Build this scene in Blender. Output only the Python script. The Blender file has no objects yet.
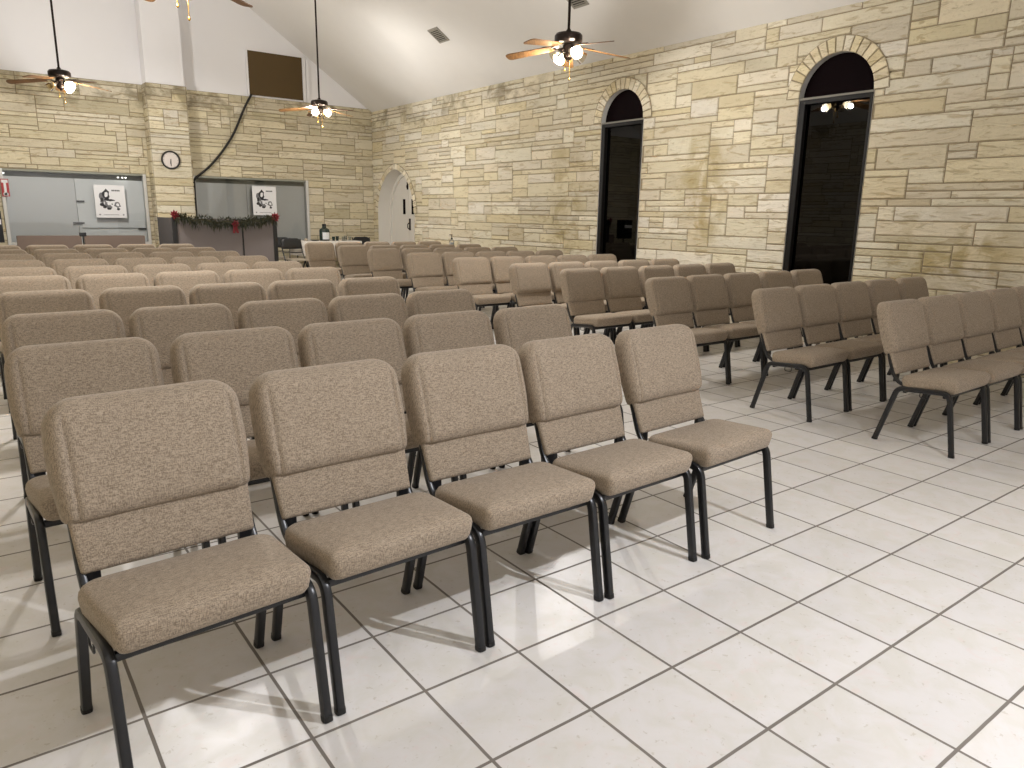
import bpy, bmesh, math, random
from mathutils import Vector, Matrix
random.seed(11)
C = bpy.context.scene.collection
PI = math.pi
sc = bpy.context.scene

# ------------------------------------------------------------------ materials
def S(r, g, b):
    f = lambda c: (c / 255 / 12.92) if c / 255 <= .04045 else ((c / 255 + .055) / 1.055) ** 2.4
    return (f(r), f(g), f(b), 1.0)

class NT:
    def __init__(s, name):
        s.m = bpy.data.materials.new(name); s.m.use_nodes = True
        s.t = s.m.node_tree; s.t.nodes.clear()
        s.out = s.t.nodes.new('ShaderNodeOutputMaterial')
    def n(s, typ, **kw):
        nd = s.t.nodes.new('ShaderNode' + typ)
        for k, v in kw.items():
            if k.startswith('i_'):
                key = k[2:]
                key = int(key) if key.isdigit() else key.replace('_', ' ')
                nd.inputs[key].default_value = v
            else:
                setattr(nd, k, v)
        return nd
    def l(s, a, b): s.t.links.new(a, b)
    def math(s, op, a, b=None, c=None, clamp=False):
        nd = s.n('Math', operation=op, use_clamp=clamp)
        for i, v in enumerate((a, b, c)):
            if v is None: continue
            if isinstance(v, (int, float)): nd.inputs[i].default_value = v
            else: s.l(v, nd.inputs[i])
        return nd.outputs[0]
    def mix(s, fac, a, b, blend='MIX'):
        nd = s.n('Mix', data_type='RGBA', blend_type=blend)
        for i, v in ((0, fac), (6, a), (7, b)):
            if isinstance(v, (int, float, tuple)): nd.inputs[i].default_value = v
            else: s.l(v, nd.inputs[i])
        return nd.outputs[2]
    def ramp(s, x, a, b, smooth=True):
        nd = s.n('MapRange', interpolation_type='SMOOTHSTEP' if smooth else 'LINEAR')
        nd.inputs['From Min'].default_value = a; nd.inputs['From Max'].default_value = b
        s.l(x, nd.inputs['Value']); return nd.outputs[0]
    def coords(s, scale=(1, 1, 1)):
        tc = s.n('TexCoord'); mp = s.n('Mapping'); mp.inputs['Scale'].default_value = scale
        s.l(tc.outputs['Object'], mp.inputs['Vector']); return mp.outputs[0]
    def noise(s, scale, detail=3, rough=.55, vec=None, dist=0.0):
        nd = s.n('TexNoise'); nd.inputs['Scale'].default_value = scale
        nd.inputs['Detail'].default_value = detail; nd.inputs['Roughness'].default_value = rough
        nd.inputs['Distortion'].default_value = dist
        if vec is not None: s.l(vec, nd.inputs['Vector'])
        return nd.outputs['Fac']
    def principled(s, col, rough=.6, metal=0.0, spec=.5, bump=None, bstr=.2, bdist=.01, sheen=0.0, coat=0.0):
        p = s.n('BsdfPrincipled'); p.inputs['Roughness'].default_value = rough if isinstance(rough, float) else .5
        if not isinstance(rough, float): s.l(rough, p.inputs['Roughness'])
        p.inputs['Metallic'].default_value = metal; p.inputs['Specular IOR Level'].default_value = spec
        p.inputs['Sheen Weight'].default_value = sheen; p.inputs['Coat Weight'].default_value = coat
        if isinstance(col, tuple): p.inputs['Base Color'].default_value = col
        else: s.l(col, p.inputs['Base Color'])
        if bump is not None:
            b = s.n('Bump'); b.inputs['Strength'].default_value = bstr; b.inputs['Distance'].default_value = bdist
            s.l(bump, b.inputs['Height']); s.l(b.outputs[0], p.inputs['Normal'])
        s.l(p.outputs[0], s.out.inputs[0]); s.p = p
        return s.m

def plain(name, col, rough=.6, metal=0.0, spec=.5, var=.06, scale=30, bstr=.05, **kw):
    t = NT(name); v = t.coords(); nz = t.noise(scale, vec=v)
    d = tuple(c * (1 - var * 2) for c in col[:3]) + (1.0,)
    return t.principled(t.mix(nz, d, col), rough, metal, spec, bump=nz, bstr=bstr, bdist=.002, **kw)

def mat_fabric():
    t = NT('taupe_tweed')
    a = t.noise(1.0, 2, .6, t.coords((430, 430, 60))); b = t.noise(1.0, 2, .6, t.coords((60, 430, 430)))
    c = t.noise(1.0, 2, .6, t.coords((800, 800, 800)))
    big = t.noise(7, 2, .5, t.coords())
    w = t.math('ADD', t.math('MULTIPLY', a, .46), t.math('MULTIPLY', b, .44)); w = t.math('ADD', w, t.math('MULTIPLY', c, .10))
    k = t.ramp(w, .38, .62)
    col = t.mix(k, S(120, 107, 92), S(177, 162, 143))
    col = t.mix(t.math('MULTIPLY', big, .22), col, S(142, 128, 112))
    return t.principled(col, .92, 0, .15, bump=w, bstr=.15, bdist=.001, sheen=.12)

def mat_floor():
    t = NT('ceramic_floor_tile'); T = .34
    tc = t.n('TexCoord'); sep = t.n('SeparateXYZ'); t.l(tc.outputs['Object'], sep.inputs[0])
    fx = t.math('DIVIDE', sep.outputs[0], T); fy = t.math('DIVIDE', sep.outputs[1], T)
    wob = t.math('MULTIPLY', t.math('SUBTRACT', t.noise(6, 2, .5, tc.outputs['Object']), .5), .010)
    def edge(f):
        q = t.math('FRACT', t.math('ADD', t.math('ADD', f, .5), wob))
        return t.math('ABSOLUTE', t.math('SUBTRACT', q, .5))     # 0 on the joint
    ex, ey = edge(fx), edge(fy)
    e = t.math('MINIMUM', ex, ey)
    grout = t.math('SUBTRACT', 1.0, t.ramp(e, .012, .0165))
    # tile id noise
    cx = t.math('FLOOR', fx); cy = t.math('FLOOR', fy)
    cmb = t.n('CombineXYZ'); t.l(cx, cmb.inputs[0]); t.l(cy, cmb.inputs[1])
    wn = t.n('TexWhiteNoise', noise_dimensions='3D'); t.l(cmb.outputs[0], wn.inputs['Vector'])
    off = t.n('VectorMath', operation='MULTIPLY_ADD'); t.l(wn.outputs['Color'], off.inputs[0]); off.inputs[1].default_value = (9, 9, 9); t.l(tc.outputs['Object'], off.inputs[2])
    n1 = t.noise(9, 4, .6, off.outputs[0], .6); n2 = t.noise(46, 3, .6, off.outputs[0], .3); n3 = t.noise(14, 3, .6, off.outputs[0], 1.0)
    col = t.mix(t.ramp(n1, .35, .7), S(216, 213, 211), S(209, 206, 199))
    col = t.mix(t.math('MULTIPLY', t.ramp(n3, .55, .75), .5), col, S(216, 202, 197))
    col = t.mix(t.math('MULTIPLY', t.ramp(n2, .63, .72), .5), col, S(178, 170, 154))
    tv = t.math('MULTIPLY', t.math('SUBTRACT', wn.outputs['Value'], .5), .10)
    hs = t.n('HueSaturation'); t.l(col, hs.inputs['Color']); t.l(t.math('ADD', 1.0, tv), hs.inputs['Value'])
    gn = t.noise(3, 2, .5, tc.outputs['Object'])
    gcol = t.mix(gn, S(96, 90, 84), S(134, 127, 119))
    fin = t.mix(grout, hs.outputs[0], gcol)
    h = t.math('SUBTRACT', t.math('MULTIPLY', n2, .04), grout)
    ro = t.math('ADD', t.math('MULTIPLY', grout, .4), t.math('ADD', .27, t.math('MULTIPLY', n1, .14)))
    return t.principled(fin, ro, 0, .45, bump=h, bstr=.25, bdist=.003)

def mat_stone():
    t = NT('rough_limestone')
    at = t.n('Attribute', attribute_name='tint', attribute_type='GEOMETRY')
    tc = t.n('TexCoord'); sep = t.n('SeparateXYZ'); t.l(tc.outputs['Object'], sep.inputs[0])
    X, Y, Z = sep.outputs
    v = tc.outputs['Object']
    ridge = t.noise(1.0, 5, .62, t.coords((3.2, 3.2, 17)), 1.6)
    fine = t.noise(38, 4, .65, v, .3)
    blot = t.noise(3.2, 3, .55, v, .5)
    col = t.mix(t.math('MULTIPLY', t.ramp(ridge, .53, .64), .60), at.outputs['Color'], S(164, 146, 110))
    col = t.mix(t.math('MULTIPLY', t.ramp(fine, .55, .78), .35), col, S(150, 132, 98))
    col = t.mix(t.math('MULTIPLY', t.ramp(blot, .5, .8), .30), col, S(224, 214, 186))
    # seep stains, shapes of their own on the long wall
    def patch(cy, wy, z0, z1):
        a = t.math('SUBTRACT', 1.0, t.ramp(t.math('ABSOLUTE', t.math('SUBTRACT', Y, cy)), wy * .3, wy))
        b = t.math('MULTIPLY', t.ramp(Z, z0 - .35, z0 + .2), t.math('SUBTRACT', 1.0, t.ramp(Z, z1 - .2, z1 + .4)))
        return t.math('MULTIPLY', a, b)
    onright = t.ramp(X, 5.7, 5.8)
    st = t.math('MAXIMUM', patch(5.25, .55, 1.1, 2.25), t.math('MAXIMUM', patch(7.85, .5, .7, 2.2), patch(2.2, .8, .5, 1.3)))
    sn = t.ramp(t.noise(2.6, 4, .6, v, .8), .38, .62)
    st = t.math('MULTIPLY', t.math('MULTIPLY', st, sn), onright)
    col = t.mix(t.math('MULTIPLY', st, .66), col, S(158, 140, 90))
    # mould along the head of the wall
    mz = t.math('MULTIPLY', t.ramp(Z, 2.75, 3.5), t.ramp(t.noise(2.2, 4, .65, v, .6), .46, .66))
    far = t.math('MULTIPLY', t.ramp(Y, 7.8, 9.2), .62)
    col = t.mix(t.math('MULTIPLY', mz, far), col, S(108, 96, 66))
    h = t.math('ADD', t.math('MULTIPLY', ridge, 1.0), t.math('MULTIPLY', fine, .35))
    return t.principled(col, .9, 0, .2, bump=h, bstr=.95, bdist=.022)

def mat_emit(name, col, strength):
    t = NT(name); e = t.n('Emission'); e.inputs[0].default_value = col; e.inputs[1].default_value = strength
    t.l(e.outputs[0], t.out.inputs[0]); return t.m

def mat_pane(name, refl, tint, rough=.0):
    t = NT(name)
    tr = t.n('BsdfTransparent'); tr.inputs[0].default_value = tint
    gl = t.n('BsdfGlossy'); gl.inputs['Roughness'].default_value = rough; gl.inputs[0].default_value = (1, 1, 1, 1)
    fr = t.n('Fresnel'); fr.inputs[0].default_value = 1.45
    mx = t.n('MixShader'); t.l(t.math('MULTIPLY', fr.outputs[0], refl), mx.inputs[0])
    t.l(tr.outputs[0], mx.inputs[1]); t.l(gl.outputs[0], mx.inputs[2]); t.l(mx.outputs[0], t.out.inputs[0])
    return t.m

def mat_wood(name, a, b, rough=.45):
    t = NT(name); n = t.noise(1.0, 4, .6, t.coords((6, 60, 60)), .6)
    return t.principled(t.mix(t.ramp(n, .3, .7), a, b), rough, 0, .4, bump=n, bstr=.08, bdist=.002)

M = dict(
    fabric=mat_fabric(), floor=mat_floor(), stone=mat_stone(),
    mortar=plain('grey_mortar', S(164, 150, 124), .95, var=.2, scale=18, bstr=.3),
    ceiling=plain('cream_ceiling_paint', S(228, 225, 221), .85, var=.02, scale=4, bstr=.06),
    white=plain('white_wall_paint', S(240, 239, 241), .8, var=.012, scale=3, bstr=.04),
    doorwhite=plain('white_door_paint', S(222, 218, 210), .45, var=.02, scale=6, bstr=.04),
    black=plain('black_powder_coat', S(26, 27, 30), .32, 0, .5, var=.1, scale=120, bstr=.04),
    glide=plain('black_plastic', S(14, 14, 14), .5),
    bronze=plain('dark_bronze_frame', S(19, 17, 15), .55, 0, .2),
    silver=plain('aluminium_frame', S(214, 213, 209), .45, 0, .4),
    transom=plain('weathered_metal_bar', S(120, 116, 106), .6),
    bulb_off=plain('unlit_bulb', S(214, 200, 170), .25),
    shade_off=mat_pane('unlit_lamp_glass', 1.6, (.80, .72, .54, 1), .12),
    night=plain('night_board', S(12, 12, 12), .9),
    maroon=plain('dark_maroon_panel', S(13, 5, 7), .8, 0, .05),
    glass=mat_pane('window_glass', 1.0, (.985, .99, .988, 1)),
    darkglass=mat_pane('tinted_window_glass', .75, (.10, .10, .09, 1)),
    blind=plain('pale_grey_blind', S(214, 216, 216), .7, var=.03, scale=2),
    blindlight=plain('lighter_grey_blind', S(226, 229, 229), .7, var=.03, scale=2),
    head=plain('grey_green_head_rail', S(150, 152, 140), .6),
    brownboard=plain('brown_board', S(86, 66, 30), .7, var=.06, scale=5),
    oiled=plain('oil_rubbed_bronze', S(40, 30, 26), .35, .6),
    blade=mat_wood('walnut_fan_blade', S(92, 62, 36), S(132, 94, 52)),
    bulb=mat_emit('lit_bulb', (1, .86, .58, 1), 28),
    farlight=mat_emit('far_light_glow', (1, .97, .9, 1), 2.2),
    shade=None,
    brass=plain('antique_brass', S(170, 130, 60), .3, .9),
    partition=plain('mauve_grey_partition_fabric', S(122, 114, 112), .9, var=.08, scale=200, bstr=.15),
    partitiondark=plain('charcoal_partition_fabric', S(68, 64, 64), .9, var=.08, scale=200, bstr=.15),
    pew=plain('brown_bench_fabric', S(124, 108, 98), .85, var=.08, scale=160, bstr=.1),
    paper=plain('white_poster_paper', S(232, 232, 234), .7, var=.01),
    ink=plain('dark_grey_ink', S(58, 58, 62), .8, var=.15, scale=60),
    inkmid=plain('mid_grey_ink', S(128, 128, 132), .8, var=.15, scale=60),
    red=plain('deep_red_ribbon', S(130, 22, 34), .6, var=.15),
    signred=plain('sign_red', S(172, 60, 64), .6),
    leaf=plain('garland_green', S(58, 66, 44), .8, var=.3, scale=60),
    leafbrown=plain('garland_brown_green', S(90, 84, 58), .8, var=.3, scale=60),
    cloth=plain('white_tablecloth', S(222, 216, 208), .85, var=.03, scale=14, bstr=.1),
    jug=plain('dark_green_glass', S(40, 54, 50), .12, 0, .6),
    label=plain('white_label', S(228, 232, 236), .6),
    clear=mat_pane('clear_cup_glass', 2.2, (.86, .88, .88, 1), .05),
    seatgrey=plain('beige_vinyl', S(176, 164, 146), .6),
    vent=plain('vent_enamel', S(150, 146, 136), .5),
    ventdark=plain('vent_shadow_gap', S(46, 42, 36), .8),
    cable=plain('black_cable_rubber', S(24, 22, 20), .5),
    clockface=plain('clock_face', S(222, 212, 204), .5),
)
def _shade():
    t = NT('frosted_lamp_glass')
    tr = t.n('BsdfTranslucent'); tr.inputs[0].default_value = (1, .93, .78, 1)
    tp = t.n('BsdfTransparent'); tp.inputs[0].default_value = (1, .95, .85, 1)
    gl = t.n('BsdfGlossy'); gl.inputs['Roughness'].default_value = .15
    em = t.n('Emission'); em.inputs[0].default_value = (1, .84, .55, 1); em.inputs[1].default_value = 1.6
    m1 = t.n('MixShader'); m1.inputs[0].default_value = .15; t.l(tr.outputs[0], m1.inputs[1]); t.l(tp.outputs[0], m1.inputs[2])
    m2 = t.n('MixShader'); m2.inputs[0].default_value = .08; t.l(m1.outputs[0], m2.inputs[1]); t.l(gl.outputs[0], m2.inputs[2])
    ad = t.n('AddShader'); t.l(m2.outputs[0], ad.inputs[0]); t.l(em.outputs[0], ad.inputs[1])
    t.l(ad.outputs[0], t.out.inputs[0]); return t.m
M['shade'] = _shade()

# ------------------------------------------------------------------ mesh helpers
class MB:
    def __init__(s): s.v = []; s.f = []; s.mi = []; s.col = []
    def add(s, vs, fs, mi=0, col=(1, 1, 1, 1)):
        o = len(s.v); s.v += [tuple(p) for p in vs]
        for f in fs: s.f.append(tuple(o + i for i in f)); s.mi.append(mi); s.col.append(col)
        return s
    def box(s, x0, x1, y0, y1, z0, z1, mi=0, bev=0.0):
        if bev <= 0:
            vs = [(x, y, z) for z in (z0, z1) for y in (y0, y1) for x in (x0, x1)]
            return s.add(vs, [(0, 2, 3, 1), (4, 5, 7, 6), (0, 1, 5, 4), (2, 6, 7, 3), (0, 4, 6, 2), (1, 3, 7, 5)], mi)
        bm = bmesh.new(); bmesh.ops.create_cube(bm, size=1)
        for v in bm.verts:
            v.co = Vector(((x0 + x1) / 2 + v.co.x * (x1 - x0), (y0 + y1) / 2 + v.co.y * (y1 - y0), (z0 + z1) / 2 + v.co.z * (z1 - z0)))
        bmesh.ops.bevel(bm, geom=bm.edges[:], offset=bev, segments=2, affect='EDGES', profile=.7)
        s.frombm(bm, mi); return s
    def frombm(s, bm, mi=0, mat=None):
        bm.verts.index_update()
        s.add([(mat @ v.co if mat else v.co) for v in bm.verts], [[v.index for v in f.verts] for f in bm.faces], mi); bm.free(); return s
    def rings(s, rs, cap=True, mi=0, closed=True):
        n = len(rs[0]); vs = [p for r in rs for p in r]; fs = []
        for k in range(len(rs) - 1):
            for i in range(n if closed else n - 1):
                j = (i + 1) % n; fs.append((k * n + i, k * n + j, (k + 1) * n + j, (k + 1) * n + i))
        if cap: fs += [tuple(range(n - 1, -1, -1)), tuple((len(rs) - 1) * n + i for i in range(n))]
        return s.add(vs, fs, mi)
    def tube(s, path, r, n=8, mi=0, cap=True):
        P = [Vector(p) for p in path]; rs = []; up = None
        for i, p in enumerate(P):
            t = (P[min(i + 1, len(P) - 1)] - P[max(i - 1, 0)]).normalized()
            if up is None:
                up = Vector((0, 0, 1)) if abs(t.z) < .9 else Vector((1, 0, 0))
            a = t.cross(up).normalized(); up = a.cross(t).normalized()
            rr = r[i] if isinstance(r, (list, tuple)) else r
            rs.append([p + (a * math.cos(q) + up * math.sin(q)) * rr for q in (2 * PI * k / n for k in range(n))])
        return s.rings(rs, cap, mi)
    def bar(s, path, w, h, b=(1, 0, 0), ch=.3, mi=0):
        """rounded-rectangle tube along a planar path; w along b, h across"""
        P = [Vector(p) for p in path]; B = Vector(b); rs = []
        c = min(w, h) * ch
        prof = []
        for sx, sy in ((1, 1), (-1, 1), (-1, -1), (1, -1)):
            cx, cy = sx * (w / 2 - c), sy * (h / 2 - c)
            a0 = {(1, 1): 0, (-1, 1): 90, (-1, -1): 180, (1, -1): 270}[(sx, sy)]
            for k in (0, 45, 90):
                q = math.radians(a0 + k); prof.append((cx + c * math.cos(q), cy + c * math.sin(q)))
        for i, p in enumerate(P):
            t = (P[min(i + 1, len(P) - 1)] - P[max(i - 1, 0)]).normalized()
            n = B.cross(t).normalized()
            rs.append([p + B * u + n * v for u, v in prof])
        return s.rings(rs, True, mi)
    def lathe(s, prof, n=20, mi=0, c=(0, 0, 0), cap=True):
        rs = [[(c[0] + r * math.cos(2 * PI * k / n), c[1] + r * math.sin(2 * PI * k / n), c[2] + z) for k in range(n)] for r, z in prof]
        return s.rings(rs, cap, mi)
    def disc(s, c, rx, rz, n=16, mi=0, ang=0):     # flat disc facing -y
        vs = [(c[0] + rx * math.cos(2 * PI * k / n), c[1], c[2] + rz * math.sin(2 * PI * k / n)) for k in range(n)]
        return s.add(vs, [tuple(range(n))], mi)
    def build(s, name, mats, parent=None, loc=None, smooth=35, M4=None, tint=False):
        me = bpy.data.meshes.new(name); me.from_pydata(s.v, [], s.f)
        mats = mats if isinstance(mats, (list, tuple)) else [mats]
        for m in mats: me.materials.append(m)
        me.polygons.foreach_set('material_index', s.mi)
        if tint:
            a = me.color_attributes.new('tint', 'FLOAT_COLOR', 'CORNER'); buf = []
            for f, c in zip(s.f, s.col): buf += list(c) * len(f)
            a.data.foreach_set('color', buf)
        if smooth:
            me.polygons.foreach_set('use_smooth', [True] * len(me.polygons))
            me.set_sharp_from_angle(angle=math.radians(smooth))
        if M4 is not None: me.transform(M4)
        me.validate(); me.update()
        o = bpy.data.objects.new(name, me); C.objects.link(o)
        if parent: o.parent = parent
        if loc: o.location = loc
        return o

def fillet(pts, r, n=5):
    P = [Vector(p) for p in pts]; out = [P[0]]
    for i in range(1, len(P) - 1):
        a = (P[i - 1] - P[i]); b = (P[i + 1] - P[i]); la, lb = a.length, b.length; a.normalize(); b.normalize()
        d = min(r, la * .48, lb * .48); p0, p1 = P[i] + a * d, P[i] + b * d
        for k in range(n + 1):
            t = k / n; out.append(p0 * (1 - t) ** 2 + P[i] * 2 * t * (1 - t) + p1 * t * t)
    out.append(P[-1]); return out

def rrect(w0, w1, h, r0, r1, n=5):
    """rounded outline, u in +-w/2 (w0 at v=0, w1 at v=h), corner radii r0 (v=0), r1 (v=h); ccw"""
    pts = []
    for (cx, cy, r, a0) in ((w1 / 2, h, r1, 0), (-w1 / 2, h, r1, 90), (-w0 / 2, 0, r0, 180), (w0 / 2, 0, r0, 270)):
        sx = 1 if cx > 0 else -1; sy = 1 if cy > 0 else -1
        r = max(r, .0005)
        for k in range(n + 1):
            q = math.radians(a0 + 90 * k / n)
            pts.append((cx - sx * r + r * math.cos(q), (cy - r if cy > 0 else cy + r) + r * math.sin(q)))
    return pts

def cushion(w0, w1, h, r0, r1, layers):
    """layers: (inset, t). returns rings of (u, v, t)"""
    out = []
    for ins, t in layers:
        ins = min(ins, h / 2 - .002)
        o = rrect(max(w0 - 2 * ins, .004), max(w1 - 2 * ins, .004), max(h - 2 * ins, .004), max(r0 - ins, .002), max(r1 - ins, .002))
        out.append([(u, v + ins, t) for u, v in o])
    return out

def tag(o, label=None, cat=None, group=None, kind=None):
    if label: o['label'] = label
    if cat: o['category'] = cat
    if group: o['group'] = group
    if kind: o['kind'] = kind
    return o
def empty(name, loc=(0, 0, 0), rz=0.0, **kw):
    o = bpy.data.objects.new(name, None); C.objects.link(o); o.location = loc; o.rotation_euler = (0, 0, rz)
    o.empty_display_size = .1
    return tag(o, **kw)
def copy_tree(o, parent=None):
    c = o.copy(); C.objects.link(c)
    if parent: c.parent = parent
    for ch in [k for k in list(o.children)]: copy_tree(ch, c)
    return c

# ------------------------------------------------------------------ room data (metres; joints of the floor tiling on multiples of .34)
XW, XL, YB, YF = 5.984, -2.60, 14.505, -4.6
ZW, SL, XR = 3.51, .666, 1.692
ceil_z = lambda x: ZW + SL * ((XW - x) if x > XR else (x - XL))

# openings: dict(a0,a1 along wall, z0, spring, top(a))
def semi(a0, a1, z0, spring):
    c, r = (a0 + a1) / 2, (a1 - a0) / 2
    return dict(a0=a0, a1=a1, z0=z0, zs=spring, top=lambda a: spring + math.sqrt(max(r * r - (a - c) ** 2, 0)), fine=True)
def pointed(a0, a1, z0, spring, apex):
    c, hw, rise = (a0 + a1) / 2, (a1 - a0) / 2, apex - spring
    R = (hw * hw + rise * rise) / (2 * hw)
    def top(a):
        d = abs(a - c); return spring + math.sqrt(max(R * R - (d + R - hw) ** 2, 0))
    return dict(a0=a0, a1=a1, z0=z0, zs=spring, top=top, fine=True, R=R)
def rect(a0, a1, z0, z1): return dict(a0=a0, a1=a1, z0=z0, zs=z1, top=lambda a: z1, fine=False)

def samples(op, pad=0.0):
    if not op['fine']: return [op['a0'], op['a1']]
    c, hw = (op['a0'] + op['a1']) / 2, (op['a1'] - op['a0']) / 2
    return [c - hw * math.cos(PI * k / 28) for k in range(29)]

def ashlar(a0, a1, z0, z1, ops, P, rnd, unit=.072, palette=None, mb=None):
    """random ashlar on wall plane. P(a, z, out) -> xyz. mortar = slot 1"""
    mb = mb or MB()
    # mortar sheet with the openings left out
    xs = {a0, a1}
    for op in ops: xs.update(samples(op))
    xs = sorted(xs)
    for i in range(len(xs) - 1):
        l, r = xs[i], xs[i + 1]
        if r - l < 1e-6: continue
        m = (l + r) / 2; seg = [(z0, z0, z1, z1)]
        for op in ops:
            if op['a0'] - 1e-6 <= l and r <= op['a1'] + 1e-6:
                seg = [(z0, z0, op['z0'], op['z0']), (op['top'](l + 1e-7), op['top'](r - 1e-7), z1, z1)]
        for (bl, br, tl, tr) in seg:
            if tl - bl < 1e-4 and tr - br < 1e-4: continue
            mb.add([P(l, bl, 0), P(r, br, 0), P(r, tr, 0), P(l, tl, 0)], [(0, 1, 2, 3)], 1)
    nz = int(round((z1 - z0) / unit)); uz = (z1 - z0) / nz
    ua = .085; na = int(math.ceil((a1 - a0) / ua))
    occ = [[False] * na for _ in range(nz + 4)]
    stones = []
    for r in range(nz):
        c = 0
        while c < na:
            if occ[r][c]: c += 1; continue
            run = 0
            while c + run < na and not occ[r][c + run]: run += 1
            hmax = min(3, nz - r)
            h = rnd.choices([1, 2, 3], [.44, .46, .10])[0]; h = min(h, hmax)
            L = rnd.choice([3, 5, 6, 7, 8, 9, 10, 11, 12]) if h > 1 else rnd.choice([3, 5, 6, 8, 9, 10, 11, 12, 13])
            if run - L < 2: L = run
            if L > 13: L = 7
            for hh in range(h):
                for k in range(L): occ[r + hh][c + k] = True
            stones.append((a0 + c * ua, min(a0 + (c + L) * ua, a1), z0 + r * uz, z0 + (r + h) * uz))
            c += L
    g = .0052
    def emit(poly_lo, poly_hi, col, p):
        # poly_lo / poly_hi : lists of (a, z) left to right
        A = [q for q in poly_lo] + [q for q in reversed(poly_hi)]
        ca = sum(q[0] for q in A) / len(A); cz = sum(q[1] for q in A) / len(A)
        i = .007
        def ins(q):
            da, dz = q[0] - ca, q[1] - cz
            return (q[0] - math.copysign(min(i, abs(da) * .5), da), q[1] - math.copysign(min(i, abs(dz) * .5), dz))
        n = len(A)
        vs = [P(a, z, .0005) for a, z in A] + [P(*ins(q), p + rnd.uniform(-.003, .003)) for q in A]
        fs = [(k, (k + 1) % n, n + (k + 1) % n, n + k) for k in range(n)]
        m = len(poly_lo)
        if n == 4: fs.append((4, 5, 6, 7))
        else:
            for k in range(m - 1): fs.append((n + k, n + k + 1, n + n - 2 - k, n + n - 1 - k))
        mb.add(vs, fs, 0, col)
    for (l, r, b, t) in stones:
        base = rnd.choice(palette); base = [c * .78 + .22 * .60 * w_ for c, w_ in zip(base, (1.04, 1.0, .90))]; k = rnd.uniform(.86, 1.06)
        col = (base[0] * k, base[1] * k, base[2] * k * rnd.uniform(.95, 1.04), 1)
        p = rnd.uniform(.006, .015)
        spans = [(l + g, r - g)]
        hit = None
        for op in ops:
            if r > op['a0'] and l < op['a1'] and t > op['z0'] and b < max(op['zs'], op['top']((op['a0'] + op['a1']) / 2)): hit = op
        if hit is None:
            emit([(l + g, b + g), (r - g, b + g)], [(l + g, t - g), (r - g, t - g)], col, p); continue
        op = hit
        if b >= op['z0'] - 1e-6 or t > op['z0']:
            # left / right of the jambs
            if l + g < op['a0'] - .03: emit([(l + g, b + g), (op['a0'] - .004, b + g)], [(l + g, t - g), (op['a0'] - .004, t - g)], col, p)
            if r - g > op['a1'] + .03: emit([(op['a1'] + .004, b + g), (r - g, b + g)], [(op['a1'] + .004, t - g), (r - g, t - g)], col, p)
            lo, hi = max(l + g, op['a0']), min(r - g, op['a1'])
            if hi - lo > .02:
                # part above the arch
                N = 14 if op['fine'] else 1
                pts = [(lo + (hi - lo) * k / N) for k in range(N + 1)]
                cur = []
                def flush():
                    if len(cur) > 1: emit([(a, zb) for a, zb in cur], [(a, t - g) for a, _ in cur], col, p)
                    cur.clear()
                for a in pts:
                    zb = max(b + g, op['top'](a) + .004)
                    if t - g - zb > .006: cur.append((a, zb))
                    else: flush()
                flush()
                if b < op['z0'] - .01:
                    emit([(lo, b + g), (hi, b + g)], [(lo, min(t, op['z0']) - g), (hi, min(t, op['z0']) - g)], col, p)
    return mb

PAL = [S(222, 211, 184), S(226, 216, 192), S(217, 205, 177), S(228, 220, 198), S(220, 207, 172), S(222, 212, 186), S(212, 197, 160), S(225, 212, 181), S(230, 222, 202), S(218, 207, 180)]
PALB = [S(218, 206, 176), S(224, 212, 182), S(212, 200, 168), S(226, 216, 190), S(218, 206, 174), S(206, 194, 160)]
W4 = semi(3.155, 3.992, .06, 2.655); W3 = semi(6.312, 7.132, .06, 2.665); D1 = pointed(12.63, 14.26, 0.0, 1.36, 2.265)
rnd = random.Random(5)

# ---- floor and ceiling
tag(MB().box(XL - .02, XW + .4, YF, YB + .4, -.06, 0).build('floor', M['floor'], smooth=0), kind='structure')
mb = MB(); th = .08
for (xa, xb) in ((XR, XW + .10), (XL - .1, XR)):
    za, zb = ceil_z(xa), ceil_z(xb)
    if xa == XR: zb = ZW - SL * .10
    else: za = ZW - SL * .10
    vs = [(xa, YF, za), (xb, YF, zb), (xb, YB + .1, zb), (xa, YB + .1, za)]
    vs += [(x, y, z + th) for x, y, z in vs]
    mb.add(vs, [(0, 1, 2, 3), (7, 6, 5, 4), (0, 4, 5, 1), (1, 5, 6, 2), (2, 6, 7, 3), (3, 7, 4, 0)])
tag(mb.build('ceiling', M['ceiling'], smooth=0), kind='structure')

# ---- right wall
PR = lambda a, z, o: (XW - o, a, z)
mb = ashlar(YF, YB, 0, ZW + .01, [W4, W3, D1], PR, rnd, palette=PAL)
tag(mb.build('wall_right', [M['stone'], M['mortar']], smooth=25, tint=True), kind='structure')

# ---- back wall
PB = lambda a, z, o: (a, YB - o, z)
B1 = rect(-.96, 1.315, .70, 1.985); B2 = rect(2.135, 4.46, .70, 2.0)
ZS = 3.565
mb = ashlar(XL, XW, 0, ZS, [B1, B2], PB, rnd, palette=PALB)
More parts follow.
